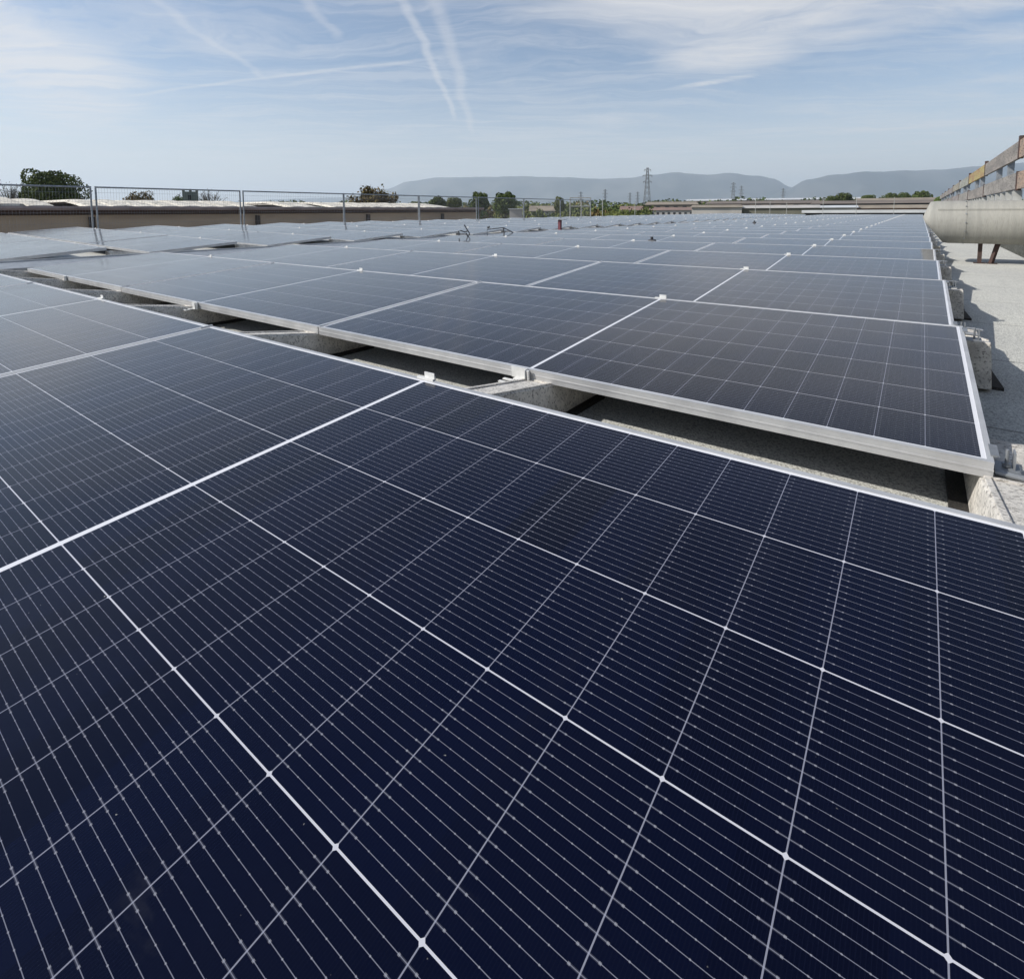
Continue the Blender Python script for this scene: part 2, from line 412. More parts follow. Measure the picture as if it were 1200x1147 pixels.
# ------------------------------------------------------------------ concrete ballast blocks
def ballast(x0, x1, yb, deep=.78, zl=0.):
    """block carries the high edge of one row (y = yb) and the low edge of the next"""
    e = empty('ballast_block', (x0, yb, ROOF))
    H = -ROOF
    w = x1-x0
    top = [(.0, .030), (.03, .030), (PR-HY, -.0375), (PR-HY+.24, -.0375), (deep, -.06)]
    b = MB(); tp = .012
    n = len(b.v)
    prof = [(0, .012)]+[(y, z+H) for y, z in top]+[(deep, .012)]
    # body with slightly splayed sides
    k = len(prof)
    for sx in (0, 1):
        for (y, z) in prof:
            off = tp*(1-min(1, z/(H)))
            b.v.append(((-off if sx == 0 else w+off), y, z))
    b.f += [tuple(range(k)), tuple(k+i for i in reversed(range(k)))]
    b.f += [((i+1) % k, i, k+i, k+(i+1) % k) for i in range(k)]
    body = b.build('body', M['concrete'], e); bevel(body, .004)
    # raised rim round the top recess
    rm = MB(); rw, rh = .014, .005
    y1, z1, y2, z2 = .05, .030+H-.067*.02/.4, PR-HY-.002, -.0375+H
    def slab(xa, xb, ya, za, yb_, zb_):
        n = len(rm.v)
        rm.v += [(xa, ya, za-.004), (xb, ya, za-.004), (xb, yb_, zb_-.004), (xa, yb_, zb_-.004), (xa, ya, za+rh), (xb, ya, za+rh), (xb, yb_, zb_+rh), (xa, yb_, zb_+rh)]
        rm.f.extend([tuple(n+i for i in q) for q in ((3, 2, 1, 0), (4, 5, 6, 7), (0, 1, 5, 4), (1, 2, 6, 5), (2, 3, 7, 6), (3, 0, 4, 7))])
    def zt(y): return z1+(z2-z1)*(y-y1)/(y2-y1)
    slab(.002, rw, y1, zt(y1), y2-rw, zt(y2-rw)); slab(w-rw, w-.002, y1, zt(y1), y2-rw, zt(y2-rw)); slab(.002, w-.002, y2-rw, zt(y2-rw), y2, zt(y2))
    rim = rm.build('rim', M['concrete'], e); bevel(rim, .0015)
    pm = MB().prism([(-.045, .06), (w+.05, .06), (w+.035, .36), (-.045, .36)], .0, .0118); pm.build('rubber_pad', M['rubber'], e)
    pm = MB().prism([(-.045, .43), (w+.035, .43), (w+.035, .74), (-.045, .74)], .0, .0118); pm.build('rubber_pad', M['rubber'], e)
    return e
blk_r = {0: [.095, -1.15, -2.355, -3.41, -4.58, -5.68]}
names0 = ['right beside the hooked bracket', 'under the second panel joint', 'under the middle of the second panel', 'under the third joint',
          'under the far end panel', 'at the left end of the row gap']
for r in range(0, 9):
    lst = []
    if r < 2: lst += [(x-.1, x) for x in blk_r[0]]
    lst.append((1.125, 1.225 if r else 1.335))
    for i, (xa, xb) in enumerate(lst):
        e = ballast(xa, xb, r*PR+HY+.015)
        right = xb > 1
        if right:
            lab = 'pale concrete ballast block at the right end of the '+('nearest' if r == 0 else ORD[r])+' panel row'
        elif r == 0:
            lab = 'grey concrete ballast block in the open gap, '+['nearest of the narrow ones', 'second', 'third', 'fourth', 'fifth', 'sixth and leftmost'][i]+(' from the right' if 0 < i < 5 else '')
        else:
            lab = 'grey concrete ballast block hidden behind the second row, '+['first', 'second', 'third', 'fourth', 'fifth', 'sixth'][i]+' from the right'
        tag(e, lab, 'ballast block', 'concrete ballast blocks under the panel rows')
for r in range(1, 14):
    e = ballast(-7.0, -6.86, r*PR-.12+HY+.015); e.location.z = ROOF+.02
    tag(e, 'concrete ballast block by the walkway at the end of the '+ORD[r]+' row across it', 'ballast block', 'concrete ballast blocks under the panel rows')
# slotted strip lying on the first block
st = empty('slotted_rail', (-.018, 1.2, -.02), (-.155, 0, 0))
rl = MB()
rl.box(0, .005, 0, .40, 0, .012).box(.018, .023, 0, .40, 0, .012)
for i in range(9): rl.box(.005, .018, .0+i*.048, .010+i*.048, .002, .005)
rl.build('channel', M['clip'], st)
tag(st, 'short slotted aluminium rail lying along the narrow block in the gap', 'rail')

# ------------------------------------------------------------------ rooftop duct
def duct():
    e = empty('ventilation_duct', (1.55, 8.95, ROOF)); cyl = Vector((0, 0, .345-ROOF)); R = .262
    b = MB(); K = 40; xs = [0, .06, .12, .25, .5, .55, .552, .7]; n = 0
    def xoff(a):                      # a: angle; the mouth is cut slanting, longest at mid height on the far side
        h = math.sin(a)
        return .10*max(0, -h)**1.0*1.9 + .05*max(0, h)**3 + .0
    rings = []
    for i, s in enumerate([0, .04, .12, .3, .6, .9]):
        ring = []
        for j in range(K):
            a = 2*math.pi*j/K
            x = -.50+xoff(a)*(1-s) + s*1.5
            rr = R*(1-.035*max(0, 1-s/.04)) if s < .04 else R
            b.v.append((x, rr*math.cos(a), cyl.z+rr*math.sin(a)))
        rings.append(i*K)
    for a, c in zip(rings, rings[1:]):
        b.f += [(a+j, a+(j+1) % K, c+(j+1) % K, c+j) for j in range(K)]
    # domed end
    cen = len(b.v); b.v.append((-.525, 0, cyl.z+.06)); b.f += [(cen, rings[0]+(j+1) % K, rings[0]+j) for j in range(K)]
    last = rings[-1]; b.f.append(tuple(last+j for j in range(K)))
    o = b.build('duct_body', M['duct'], e, True)
    for xs_ in (-.12, .62): MB().tube([(xs_, 0, cyl.z), (xs_+.018, 0, cyl.z)], R+.003, 48).build('seam_band', M['duct'], e)
    MB().box(-.38, 1.0, -R*.80-.012, -R*.80+.004, cyl.z+R*.60-.012, cyl.z+R*.60+.006).build('seam_strip', M['duct'], e)
    for xs_ in (-.12, .62):
        b = MB()
        for k in range(7):
            a = -math.pi*.5-1.2+k*.4; yb, zb = math.cos(a+math.pi*.0)*(R+.004), math.sin(a)*(R+.004)
            yb = -abs(math.cos(-1.2+k*.4))*(R+.004); zb = math.sin(-1.2+k*.4)*(R+.004)
            b.tube([(xs_+.009, yb, cyl.z+zb), (xs_+.009, yb*1.03, cyl.z+zb*1.03)], .007, 6)
        b.build('bolt_heads', M['galv'], e)['kind'] = 'stuff'
    zt = cyl.z-R+.02
    l1 = MB().box(.035, .075, -.03, .01, 0, zt+.01).box(-.0, .11, -.06, .04, 0, .008); l1.build('leg', M['rust'], e)
    l2 = MB().tube([(.225, .0, zt+.03), (.165, .0, .0)], .026, 4); l2.build('leg', M['rust'], e)
    l3 = MB().box(.12, .22, -.06, .05, 0, .008); l3.build('foot_plate', M['rust'], e)
    return e
tag(duct(), 'fat grey cylindrical ventilation duct raised on two rusty legs by the parapet', 'duct')

# ------------------------------------------------------------------ parapet and plank guard rail on the right
PXX = 2.15
pe = empty('parapet_wall', (PXX, 5, ROOF))
MB().box(0, .30, -14, 50.5, .0, .70).build('wall_face', M['parapet'], pe)
MB().box(-.03, .33, -14.02, 50.52, .70, .745).build('coping', M['coping'], pe)
tag(pe, 'low mossy parapet wall under the plank guard rail at the roof edge', 'parapet')
WOODS = [((.30, .27, .24), (.20, .185, .17)), ((.40, .34, .14), (.33, .20, .11)), ((.27, .28, .22), (.34, .34, .31)), ((.32, .30, .27), (.22, .205, .19)),
         ((.33, .31, .24), (.26, .235, .20)), ((.30, .265, .25), (.21, .19, .18)), ((.36, .26, .19), (.27, .215, .175))]
WM = [mottled('weathered plank %s' % 'abcdefg'[i], a, b, 2.2, .9, 0, .3, (.10, .09, .08), 14, .35, .65, (1, .5, 3), 20) for i, (a, b) in enumerate(WOODS)]
ge = empty('guard_rail', (PXX+.02, 0, ROOF))
ys = [-4.4, .9, 6.2, 11.5, 17.0, 22.3, 27.6, 32.9, 38.2, 43.5, 48.8, 54.1]
U = [3, 5, 6, 0, 1, 2, 4, 5, 3, 0, 3]; L = [0, 5, 6, 3, 0, 3, 5, 0, 3, 5, 0]
for i, (ya, yb) in enumerate(zip(ys, ys[1:])):
    for zc, hh, wmi in ((1.405, .265, U[i]), (.92, .25, L[i])):
        dz = random.uniform(-.012, .012)
        b = MB().box(-.02, .02, ya+.06, yb-.05, zc-hh/2+dz-ROOF, zc+hh/2+dz-ROOF); o = b.build('plank', WM[wmi], ge)
        if wmi == 1: o['label'] = 'yellow and orange painted plank'
    for za, zb in ((1.26, 1.60), (.78, 1.07)): MB().box(-.028, .035, ya-.05, ya+.05, za-ROOF, zb-ROOF).build('plank_bracket', M['rust'], ge)
    for q in (.30, .62):
        yq = ya+(yb-ya)*q
        MB().box(.021, .10, yq-.09, yq+.09, .745, 1.50-ROOF).build('post', M['galv'], ge)
    for q in (.1, .25, .4, .55, .7, .85):
        yq = ya+(yb-ya)*q
        MB().box(.0, .10, yq-.12, yq+.12, .745, .83+.745-.62+.0).build('stub_post', M['coping'], ge)
tag(ge, 'wooden guard rail of two plank tiers on grey posts along the right roof edge', 'guard rail')

# ------------------------------------------------------------------ mesh fence behind the left array
FX = -14.6
def fence_panel_meshes():
    w = 3.44
    f = MB(); h = 1.165
    f.tube([(0, .03, 0), (0, .03, h)], .021, 8).tube([(0, w, 0), (0, w, h)], .021, 8)
    f.tube([(0, .03, h-.02), (0, w, h-.02)], .019, 8).tube([(0, .03, .08), (0, w, .08)], .019, 8)
    m_ = MB(); n = 58
    for i in range(1, n):
        y = .03+(w-.03)*i/n; m_.box(-.0012, .0012, y-.0012, y+.0012, .08, h-.02)
    for z in (.30, .55, .80, 1.02, 1.14): m_.box(-.004, .0, .03, w, z-.002, z+.002)
    g = MB().box(-.12, .12, -.35, .35, 0, .12)
    return f, m_, g
f, mm, g = fence_panel_meshes()
fo, mo, go = f.build('tube_frame', M['galv']), mm.build('mesh_infill', M['galv']), g.build('base_foot', M['concrete'])
fpos = [-5.7, -2.2, 1.3, 4.8, 8.32, 11.75, 15.25, 18.73, 22.25, 25.6]
fl = ['beyond the left edge of view', 'far left', 'at the left edge of the picture', 'in front of the round tree', 'in front of the ruined tower', 'in front of the low tree line',
      'in front of the orange-tipped bush', 'before the end of the warehouse', 'in front of the two round trees', 'farthest along, by the pale hut']
for i, y in enumerate(fpos):
    e = empty('fence_panel', (FX+(.03 if i % 2 else 0), y, roofz(FX, 0)-.02), (0, R_(random.uniform(-1.2, .6)), 0))
    for p in (fo, mo, go): part(p, e)
    tag(e, 'grey steel mesh fence panel '+fl[i], 'fence', 'temporary mesh fence panels along the roof edge')
for p in (fo, mo, go): bpy.data.objects.remove(p)
# scaffold gate and stanchions further along the same edge
def stanchion(u, v0, v1, d, lab, r=.03):
    p = pix(u, v1, d); q = pix(u, v0, d)
    e = empty('stanchion', (p.x, p.y, p.z-.3))
    MB().tube([(0, 0, 0), (0, 0, q.z-p.z+.3)], r, 8).build('pole', M['coping'], e)
    MB().tube([(0, 0, 0), (0, 0, .03)], r*3, 10).build('base_plate', M['galv'], e)
    tag(e, lab, 'post', 'thin stanchions along the far roof edge')
gate = empty('scaffold_hoop', tuple(pix(668, 252, 34)))
a, b_, c_ = pix(668, 252, 34), pix(681, 252, 34), pix(692, 252, 34)
hb = MB(); ht = zat(680, 232, 34)-a.z
for p in (a, b_, c_): hb.tube([(p.x-a.x, p.y-a.y, -.2), (p.x-a.x, p.y-a.y, ht)], .03, 8)
hb.build('uprights', M['coping'], gate)
hb = MB()
for z in (ht, ht*.5): hb.tube([(0, 0, z), (c_.x-a.x, c_.y-a.y, z)], .03, 8)
hb.build('crossbars', M['coping'], gate)
tag(gate, 'pale tubular scaffold frame with two crossbars standing at the far roof edge', 'scaffold')
for u, v0, d, l in ((706, 233, 36, 'thin pale stanchion just right of the scaffold frame'), (744, 236, 40, 'thin pale stanchion left of the tall pylon'),
                 (885, 233, 52, 'slim stanchion in front of the long pale warehouse'), (902, 236, 52, 'short stanchion in front of the olive wall'),
                 (921.5, 237, 52, 'white stanchion where the olive wall nears its end'), (964, 232, 53, 'slim stanchion by the pale annex roof corner'), (1003, 231, 53, 'slim stanchion in front of the orange brick strip'),
                 (1047, 231, 53, 'slim stanchion left of the duct end')):
    stanchion(u, v0, 253, d, l, .022)

# walkway duct cover between the two arrays
te = empty('cable_tray', (-6.26, 0, ROOF))
MB().box(-.44, .43, -3, 54, 0, .142).build('tray_body', M['galv'], te)
MB().box(-.47, -.445, -3, 54, .05, .168).build('edge_lip', M['alu'], te)
MB().box(-.435, .425, -3, 54, .1425, .150).build('cover', M['galv'], te)
tag(te, 'long flat grey cable tray filling the walkway between the two arrays', 'cable tray')
# small roof fittings
vp = empty('vent_pipe', (-6.4, 12.24, ROOF))
MB().box(-.035, .035, -.035, .035, 0, .44).build('pipe', mat('maroon paint', (.13, .03, .04), .6), vp)
MB().box(-.16, .16, -.09, .09, .44, .455).build('cap', M['galv'], vp)
tag(vp, 'small maroon vent pipe with a flat cap standing in the walkway', 'vent')
M['cable'] = mat('cable jacket', (.05, .05, .055), .6)
def cable(u0, u1, d, lab):
    a = pix(u0, 283, d); e = empty('bent_conduit', tuple(a)); b = MB()
    def P_(u, v): return pix(u, v, d)-a
    return e, b, P_
e, b, P_ = cable(537, 552, 9.5, '')
b.tube([P_(538, 276), P_(537.5, 271), P_(540, 270.5), P_(545, 272), P_(548.5, 270.5)], .012, 6); b.tube([P_(544, 263.5), P_(546, 267), P_(550.5, 274), P_(548, 279)], .010, 6)
b.tube([P_(546, 273), P_(550, 281)], .010, 6)
b.build('conduit', M['cable'], e); tag(e, 'tangle of bent dark conduit sticking up at the walkway, the nearer one', 'conduit')
e, b, P_ = cable(565, 606, 11, '')
b.tube([P_(571, 278), P_(571, 269), P_(590, 267), P_(600, 272), P_(605, 276)], .011, 6); b.tube([P_(590, 267), P_(591, 277)], .012, 6); b.tube([P_(571, 267), P_(574, 266)], .02, 6)
b.build('conduit', M['cable'], e); tag(e, 'arched grey conduit loop over the walkway, just beyond the bent tangle', 'conduit')
for u, v, d, lb in ((884, 262, 17.5, 'tiny dark junction box on the far panels right of centre'), (764, 285, 7.9, 'tiny dark object lying on a mid-distance panel')):
    p = pix(u, v, d); e = empty('junction_box', tuple(p), (TH, 0, 0)); bevel(MB().box(-.05, .05, -.04, .04, -.03, .05).build('lid', M['cable'], e), .01); MB().tube([(0, 0, .05), (0, 0, .09)], .02, 6).build('gland', M['cable'], e); tag(e, lb, 'box')

# ------------------------------------------------------------------ near warehouse on the left
wx = -19.0; wy0, wy1 = -14, 23.9
we = empty('warehouse', (wx, 0, GZ))
G = -GZ
MB().box(-32, 0, wy0, wy1, 0, .46+G).build('wall', M['wall'], we)
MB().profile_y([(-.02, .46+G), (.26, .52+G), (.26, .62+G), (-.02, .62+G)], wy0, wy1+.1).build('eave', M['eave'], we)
MB().profile_y([(.27, .60+G), (.40, .60+G), (.44, .66+G), (.44, .715+G), (.27, .715+G)], wy0, wy1+.15).build('gutter', M['gutter'], we)
for y in (-4.2, .85, 6.0, 11.15, 16.3, 21.1):
    MB().box(.01, .12, y-.07, y+.07, 0, .40+G).build('downpipe', M['pipe_dark'], we)
b = MB()
y = wy0; i = 0; MB().box(-32, .25, wy0, wy1, .58+G, .66+G).build('roof_deck', M['gutter'], we)
while y < wy1-.3:
    w = .66; skip = 5.0 < y < 5.6 or 10.9 < y < 12.2 or 13.6 < y < 14.1 or y > 21.5; hgt = .30 if y < 4.0 else .24
    if not skip:
        n = len(b.v); K = 7
        for xx, zz_ in ((.24, -.02), (-.5, .085), (-1.6, .20), (-32, .21)):
            for j in range(K):
                a = math.pi*j/(K-1); b.v.append((xx, y+w/2-math.cos(a)*w*.49, .66+G+zz_+(.05+.045*math.sin(a)**.7 if 0 < j < K-1 else .012)*(1+.1*math.sin(i*2.1))+(.05 if y < 4.0 else 0)))
        for s in range(3):
            b.f += [(n+s*K+j, n+s*K+j+1, n+(s+1)*K+j+1, n+(s+1)*K+j) for j in range(K-1)]
        b.f.append(tuple(n+j for j in range(K)))
    y += w; i += 1
b.build('barrel_sheeting', M['cream'], we)
tag(we, 'long low warehouse with cream barrel roof sheets and a dark gutter beyond the fence', 'warehouse')

# ------------------------------------------------------------------ trees
def leafmat(name, a, b_):
    m = mat(name, a, .85, 0, .2); t = m.node_tree; P = t.nodes['Principled BSDF']
    g = t.nodes.new('ShaderNodeNewGeometry'); r_ = V(t, g.outputs['Random Per Island'])
    oi = t.nodes.new('ShaderNodeObjectInfo'); ro = V(t, oi.outputs['Random'])
    c = mix(t, r_, a, b_); c = mix(t, ro*.3, c, (a[0]*.5+b_[0]*.2, a[1]*.6, a[2]*.7))
    t.links.new(c, P.inputs['Base Color']); return m
LM = {'dark': leafmat('dark foliage', (.045, .078, .022), (.13, .16, .045)), 'olive': leafmat('olive foliage', (.085, .11, .03), (.18, .20, .06)),
      'green': leafmat('green foliage', (.07, .12, .025), (.15, .20, .05)), 'rust': leafmat('reddish foliage', (.15, .10, .045), (.20, .17, .06)),
      'grey': leafmat('bare twigs', (.14, .13, .11), (.24, .22, .19))}
def tree_meshes(seed, leaves, lsize, flat=.8, squat=1.0, sparse=0.):
    """unit crown: width 1, height squat, sitting from z = 0"""
    rg = random.Random(seed); b = MB(); lobes = []
    NL = 44
    for i in range(NL):
        zc = 1-2*(i+.5)/NL; a = i*2.39996+rg.uniform(-.3, .3); q = math.sqrt(1-zc*zc); rr = rg.uniform(.72, 1.06) if i % 4 else rg.uniform(.2, .6)
        lobes.append((math.cos(a)*q*.37*rr, math.sin(a)*q*.37*rr, .48+zc*.36*rr*(1 if zc > 0 else .9), rg.uniform(.10, .17)))
    for k in range(leaves):
        cx_, cy_, cz_, lr = rg.choice(lobes)
        d = Vector((rg.gauss(0, 1), rg.gauss(0, 1), rg.gauss(0, 1))).normalized()*lr*rg.uniform(.75, 1.08)**.7
        p = Vector((cx_+d.x, cy_+d.y, (cz_+d.z)*squat))
        nrm = (d.normalized()*.6+Vector((rg.gauss(0, .5), rg.gauss(0, .5), rg.gauss(0, .5)))).normalized()
        t1 = nrm.cross(Vector((rg.random(), rg.random(), rg.random()))).normalized(); t2 = nrm.cross(t1); s = lsize*rg.uniform(.6, 1.4)
        n = len(b.v); b.v += [tuple(p+t1*s), tuple(p+t2*s*.6), tuple(p-t1*s), tuple(p-t2*s*.6)]; b.f.append((n, n+1, n+2, n+3))
    return b
def trunk_mesh(th_, w, ch, r, seed):
    rg = random.Random(seed); b = MB()
    b.tube([(0, 0, 0), (rg.uniform(-.1, .1), 0, th_*.5), (0, 0, th_), (0, 0, th_+ch*.45)], [r, r*.8, r*.65, r*.3], 8)
    for i in range(6):
        a = i*1.05+rg.random(); zz0 = th_*rg.uniform(.8, 1.1)
        b.tube([(0, 0, zz0), (math.cos(a)*w*.16, math.sin(a)*w*.16, zz0+ch*.22), (math.cos(a)*w*.32, math.sin(a)*w*.32, zz0+ch*.5)], [r*.5, r*.3, r*.12], 5)
    return b
def tree(name, u, vtop, vbase, wpx, dist, kind, seed, lab, leaves=2600, lsize=.03, cat='tree', group=None):
    vbase = max(vbase, vtop+.9*wpx)
    x, y, a, w = frame_of(u, wpx, dist); zt = zat(u, vtop, dist); zb = zat(u, vbase, dist)
    zb = max(zb, GZ+1.0); ch = zt-zb
    e = empty(name, (x, y, GZ), (0, 0, seed*1.3))
    t_ = trunk_mesh(zb-GZ, w, ch, max(.12, w*.045), seed).build('trunk', M['trunk'], e)
    c = tree_meshes(seed, leaves, lsize).build('crown', LM[kind], e)
    c.location = (0, 0, zb-GZ-ch*.06); c.scale = (w*1.0, w*1.0, ch*1.03)
    tag(e, lab, cat, group); return e
tree('broadleaf_tree', 61, 192, 240, 74, 55, 'dark', 3, 'large rounded dark tree behind the warehouse roof at the left', 16000, .019)
def bare(name, u, vtop, vbase, wpx, dist, seed, lab, kind='grey', leafy=0):
    x, y, a, w = frame_of(u, wpx, dist); zt = zat(u, vtop, dist); zb = zat(u, vbase, dist); rg = random.Random(seed)
    e = empty(name, (x, y, GZ)); h = zt-GZ; b = MB(); tips = []
    b.tube([(0, 0, 0), (0, 0, zb-GZ)], [.25, .14], 7)
    for i in range(26):
        aa = rg.uniform(0, 6.28); r1 = w*.5*rg.uniform(.2, 1); p0 = Vector((0, 0, zb-GZ-rg.uniform(0, .5)))
        p2 = Vector((math.cos(aa)*r1, math.sin(aa)*r1, (zb-GZ)+(zt-zb)*rg.uniform(.4, 1.0)*(1-.4*(r1/(w*.5))**2)))
        p1 = p0.lerp(p2, .5)+Vector((0, 0, -.15)); b.tube([p0, p1, p2], [.07, .045, .012], 4)
        for k in range(6):
            q = p1.lerp(p2, rg.uniform(0, 1)); d = Vector((rg.gauss(0, .4), rg.gauss(0, .4), rg.uniform(.1, .8)))*(zt-zb)*.25
            b.tube([q, q+d], [.02, .008], 3); tips.append(q+d)
    b.build('branches', M['trunk'] if kind != 'grey' else M['twig'], e)
    if leafy:
        c = MB()
        for k in range(leafy):
            p = rg.choice(tips)+Vector((rg.gauss(0, .2), rg.gauss(0, .2), rg.gauss(0, .2)-.2)); t1 = Vector((rg.gauss(0, 1), rg.gauss(0, 1), rg.gauss(0, 1))).normalized(); t2 = t1.cross(Vector((.3, .5, .8))).normalized()
            n = len(c.v); c.v += [tuple(p+t1*.14), tuple(p+t2*.1), tuple(p-t1*.14), tuple(p-t2*.1)]; c.f.append((n, n+1, n+2, n+3))
        c.build('crown', LM[kind], e)
    else:
        c = MB()
        for k in range(500):
            p = rg.choice(tips)+Vector((rg.gauss(0, .15), rg.gauss(0, .15), rg.gauss(0, .15))); t1 = Vector((rg.gauss(0, 1), rg.gauss(0, 1), rg.gauss(0, 1))).normalized(); t2 = t1.cross(Vector((.3, .5, .8))).normalized()
            n = len(c.v); c.v += [tuple(p+t1*.10), tuple(p+t2*.03), tuple(p-t1*.10), tuple(p-t2*.03)]; c.f.append((n, n+1, n+2, n+3))
        c.build('crown', LM['grey'], e)
    tag(e, lab, 'tree'); return e
M['twig'] = mottled('pale bark', (.15, .14, .12), (.10, .09, .08), 2, .95)
bare('bare_tree', 12, 215, 240, 44, 60, 5, 'leafless grey tree left of the large rounded tree')
bare('bare_tree', 247, 222, 240, 36, 70, 6, 'leafless grey tree right of the ruined tower')
bare('young_tree', 440, 219, 242, 56, 48, 8, 'spiky orange-green young tree rising behind the warehouse roof', 'rust', 2600)
tree('broadleaf_tree', 165, 219, 240, 34, 70, 'rust', 9, 'small reddish round tree between the first two fence posts', 2500, .03)
tree('broadleaf_tree', 209, 227, 240, 16, 75, 'green', 10, 'small bright green bush just left of the ruined tower', 1200, .04)
for i, (u, vt, vb, w, d, k, lab) in enumerate([
    (513, 228, 246, 22, 90, 'dark', 'low round tree, leftmost of the four round ones above the warehouse end'),
    (532, 229, 246, 20, 92, 'olive', 'lighter green round tree second of the four round ones'),
    (562, 221.5, 250, 25, 85, 'dark', 'tall dark round tree left of the broadest one near the centre'),
    (592, 221, 252, 31, 80, 'dark', 'broad dark round tree near the centre with lighter lower leaves'),
    (487, 234, 246, 20, 110, 'olive', 'small olive tree just right of the fourth fence post'),
    (655, 229, 250, 14, 90, 'olive', 'thin olive tree beside the scaffold frame'),
    (975, 228, 238, 14, 210, 'dark', 'small dark tree at the left of the far right tree row'),
    (988, 224, 238, 20, 210, 'dark', 'second rounded tree in the far right tree row'),
    (1017, 226, 238, 18, 215, 'dark', 'third rounded tree, standing alone in the far right row'),
    (1042, 224, 238, 22, 215, 'dark', 'fourth tree, broadest of the far right row'),
    (1058, 224.5, 238, 16, 215, 'dark', 'fifth tree, touching the broadest of the far right row'),
    (1078, 221, 238, 22, 200, 'dark', 'rightmost rounded tree of the far right row beside the guard rail'),
    (1101, 229, 243, 16, 120, 'green', 'green tree peeking between the duct and the guard rail end'),
    (1132, 226, 240, 60, 130, 'dark', 'dark tree seen through the plank guard rail')]):
    tree('broadleaf_tree', u, vt, vb, w, d, k, 20+i, lab, 5200, .040)
# the far tree line
pro = []
for k, kind in enumerate(('dark', 'olive', 'green', 'rust')):
    e = empty('distant_tree', (0, 0, GZ)); trunk_mesh(.45, 1, .8, .04, 60+k).build('trunk', M['trunk'], e)
    c = tree_meshes(60+k, 700, .05).build('crown', LM[kind], e); c.location = (0, 0, .3); pro.append(e)
rg = random.Random(4)
spots = []
u = 255
while u < 1100:
    if u < 470: vt, d = rg.uniform(233, 237), rg.uniform(150, 230)
    elif u < 600: vt, d = rg.uniform(234, 239), rg.uniform(160, 230)
    elif u < 760: vt, d = rg.uniform(233, 239), rg.uniform(130, 260)
    elif u < 960: vt, d = rg.uniform(236, 240), rg.uniform(240, 320)
    else: vt, d = rg.uniform(229.5, 233), rg.uniform(260, 320)
    spots.append((u, vt, d)); u += rg.uniform(7, 13) if u < 760 or u > 960 else rg.uniform(13, 26)
for i in range(30): spots.append((rg.uniform(608, 762), rg.uniform(239.5, 245), rg.uniform(80, 130)))
for i, (u, vt, d) in enumerate(spots):
    k = rg.choice((0, 0, 1, 1, 2, 3)) if u < 600 else rg.choice((0, 1, 1, 1, 3) if u < 760 else (0, 0, 1))
    e = pro[k] if pro[k].get('used') is None else copy_tree(pro[k])
    pro[k]['used'] = 1
    x, y, a, w = frame_of(u, rg.uniform(14, 24) if u < 600 or u > 764 else rg.uniform(24, 44), d); h = zat(u, vt, d)-GZ
    e.location = (x, y, GZ); e.scale = (w, w, h/1.28); e.rotation_euler = (0, 0, rg.uniform(0, 6))
    tag(e, 'small distant tree in the low tree line beyond the roof', 'tree', 'trees of the distant tree line')
for e in bpy.data.objects:
    if 'used' in e: del e['used']
# woodland beyond, one mass
b = MB(); rg = random.Random(12)
for k in range(9000):
    u = rg.uniform(-60, 1290); d = rg.uniform(420, 640)
    top = 236.5 if u < 250 else (237 if u < 760 else (233.5 if u > 820 else 236)); top += 2*math.sin(u*.07)+1.0*math.sin(u*.23)
    v = rg.uniform(top, 246); p = pix(u, v, d); s = rg.uniform(.8, 1.9)
    t1 = Vector((rg.gauss(0, 1), rg.gauss(0, 1), rg.gauss(0, 1))).normalized(); t2 = t1.cross(Vector((.3, .5, .8))).normalized()
    n = len(b.v); b.v += [tuple(p+t1*s), tuple(p+t2*s), tuple(p-t1*s), tuple(p-t2*s)]; b.f.append((n, n+1, n+2, n+3))
tag(b.build('distant_woods', LM['dark']), 'dark band of far-off woods along the horizon', 'woods', None, 'stuff')

# ------------------------------------------------------------------ distant buildings
M['tile'] = mottled('clay tiles', (.27, .17, .13), (.19, .13, .11), .3, .9)
M['tile2'] = mottled('faded tan tiles', (.30, .25, .185), (.20, .165, .125), .4, .9)
M['brown'] = mottled('brown sheet roof', (.19, .15, .12), (.13, .105, .085), .08, .9, 0, 0, None, None, .3, .7, (1, 1, 4))
M['pale'] = mottled('pale render', (.48, .45, .41), (.38, .36, .33), .2, .9)
M['olivew'] = mottled('olive wall', (.16, .155, .12), (.12, .12, .09), .2, .9)
M['brick'] = mottled('orange brick', (.35, .19, .12), (.26, .15, .10), .4, .9)
M['sheet'] = mottled('pale sheet roof', (.55, .56, .56), (.46, .47, .47), .3, .8)
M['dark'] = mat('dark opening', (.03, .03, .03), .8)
def house(name, u0, u1, veave, vridge, dist, depth, wallm, roofm, lab, cat='building', windows=0, over=.4, flat=False, sky_strip=False):
    uc = (u0+u1)/2; x, y, a, w = frame_of(uc, abs(u1-u0), dist); ze = zat(uc, veave, dist)-GZ; zr = zat(uc, vridge, dist)-GZ
    e = empty(name, (x, y, GZ), (0, 0, a))
    MB().box(-w/2, w/2, 0, depth, 0, ze).build('wall', wallm, e)
    if flat:
        MB().box(-w/2-over, w/2+over, -over, depth, ze, zr).build('roof', roofm, e)
    else:
        MB().profile_x([(-over, ze), (depth/2, zr), (depth+over, ze), (depth/2, zr-.25*min(1, zr-ze))], -w/2-over, w/2+over).build('roof', roofm, e)
    if windows:
        for i in range(windows):
            xw = -w/2+w*(i+.5)/windows
            MB().box(xw-w/windows*.22, xw+w/windows*.22, -.06, .02, ze-2.0, ze-.7).build('window', M['dark'], e)
    tag(e, lab, cat); return e
house('hut', 597, 612, 245.5, 244.5, 40, 4, M['pale'], M['sheet'], 'small pale plastered hut under the broad round tree', 'hut', 1, .1, True)
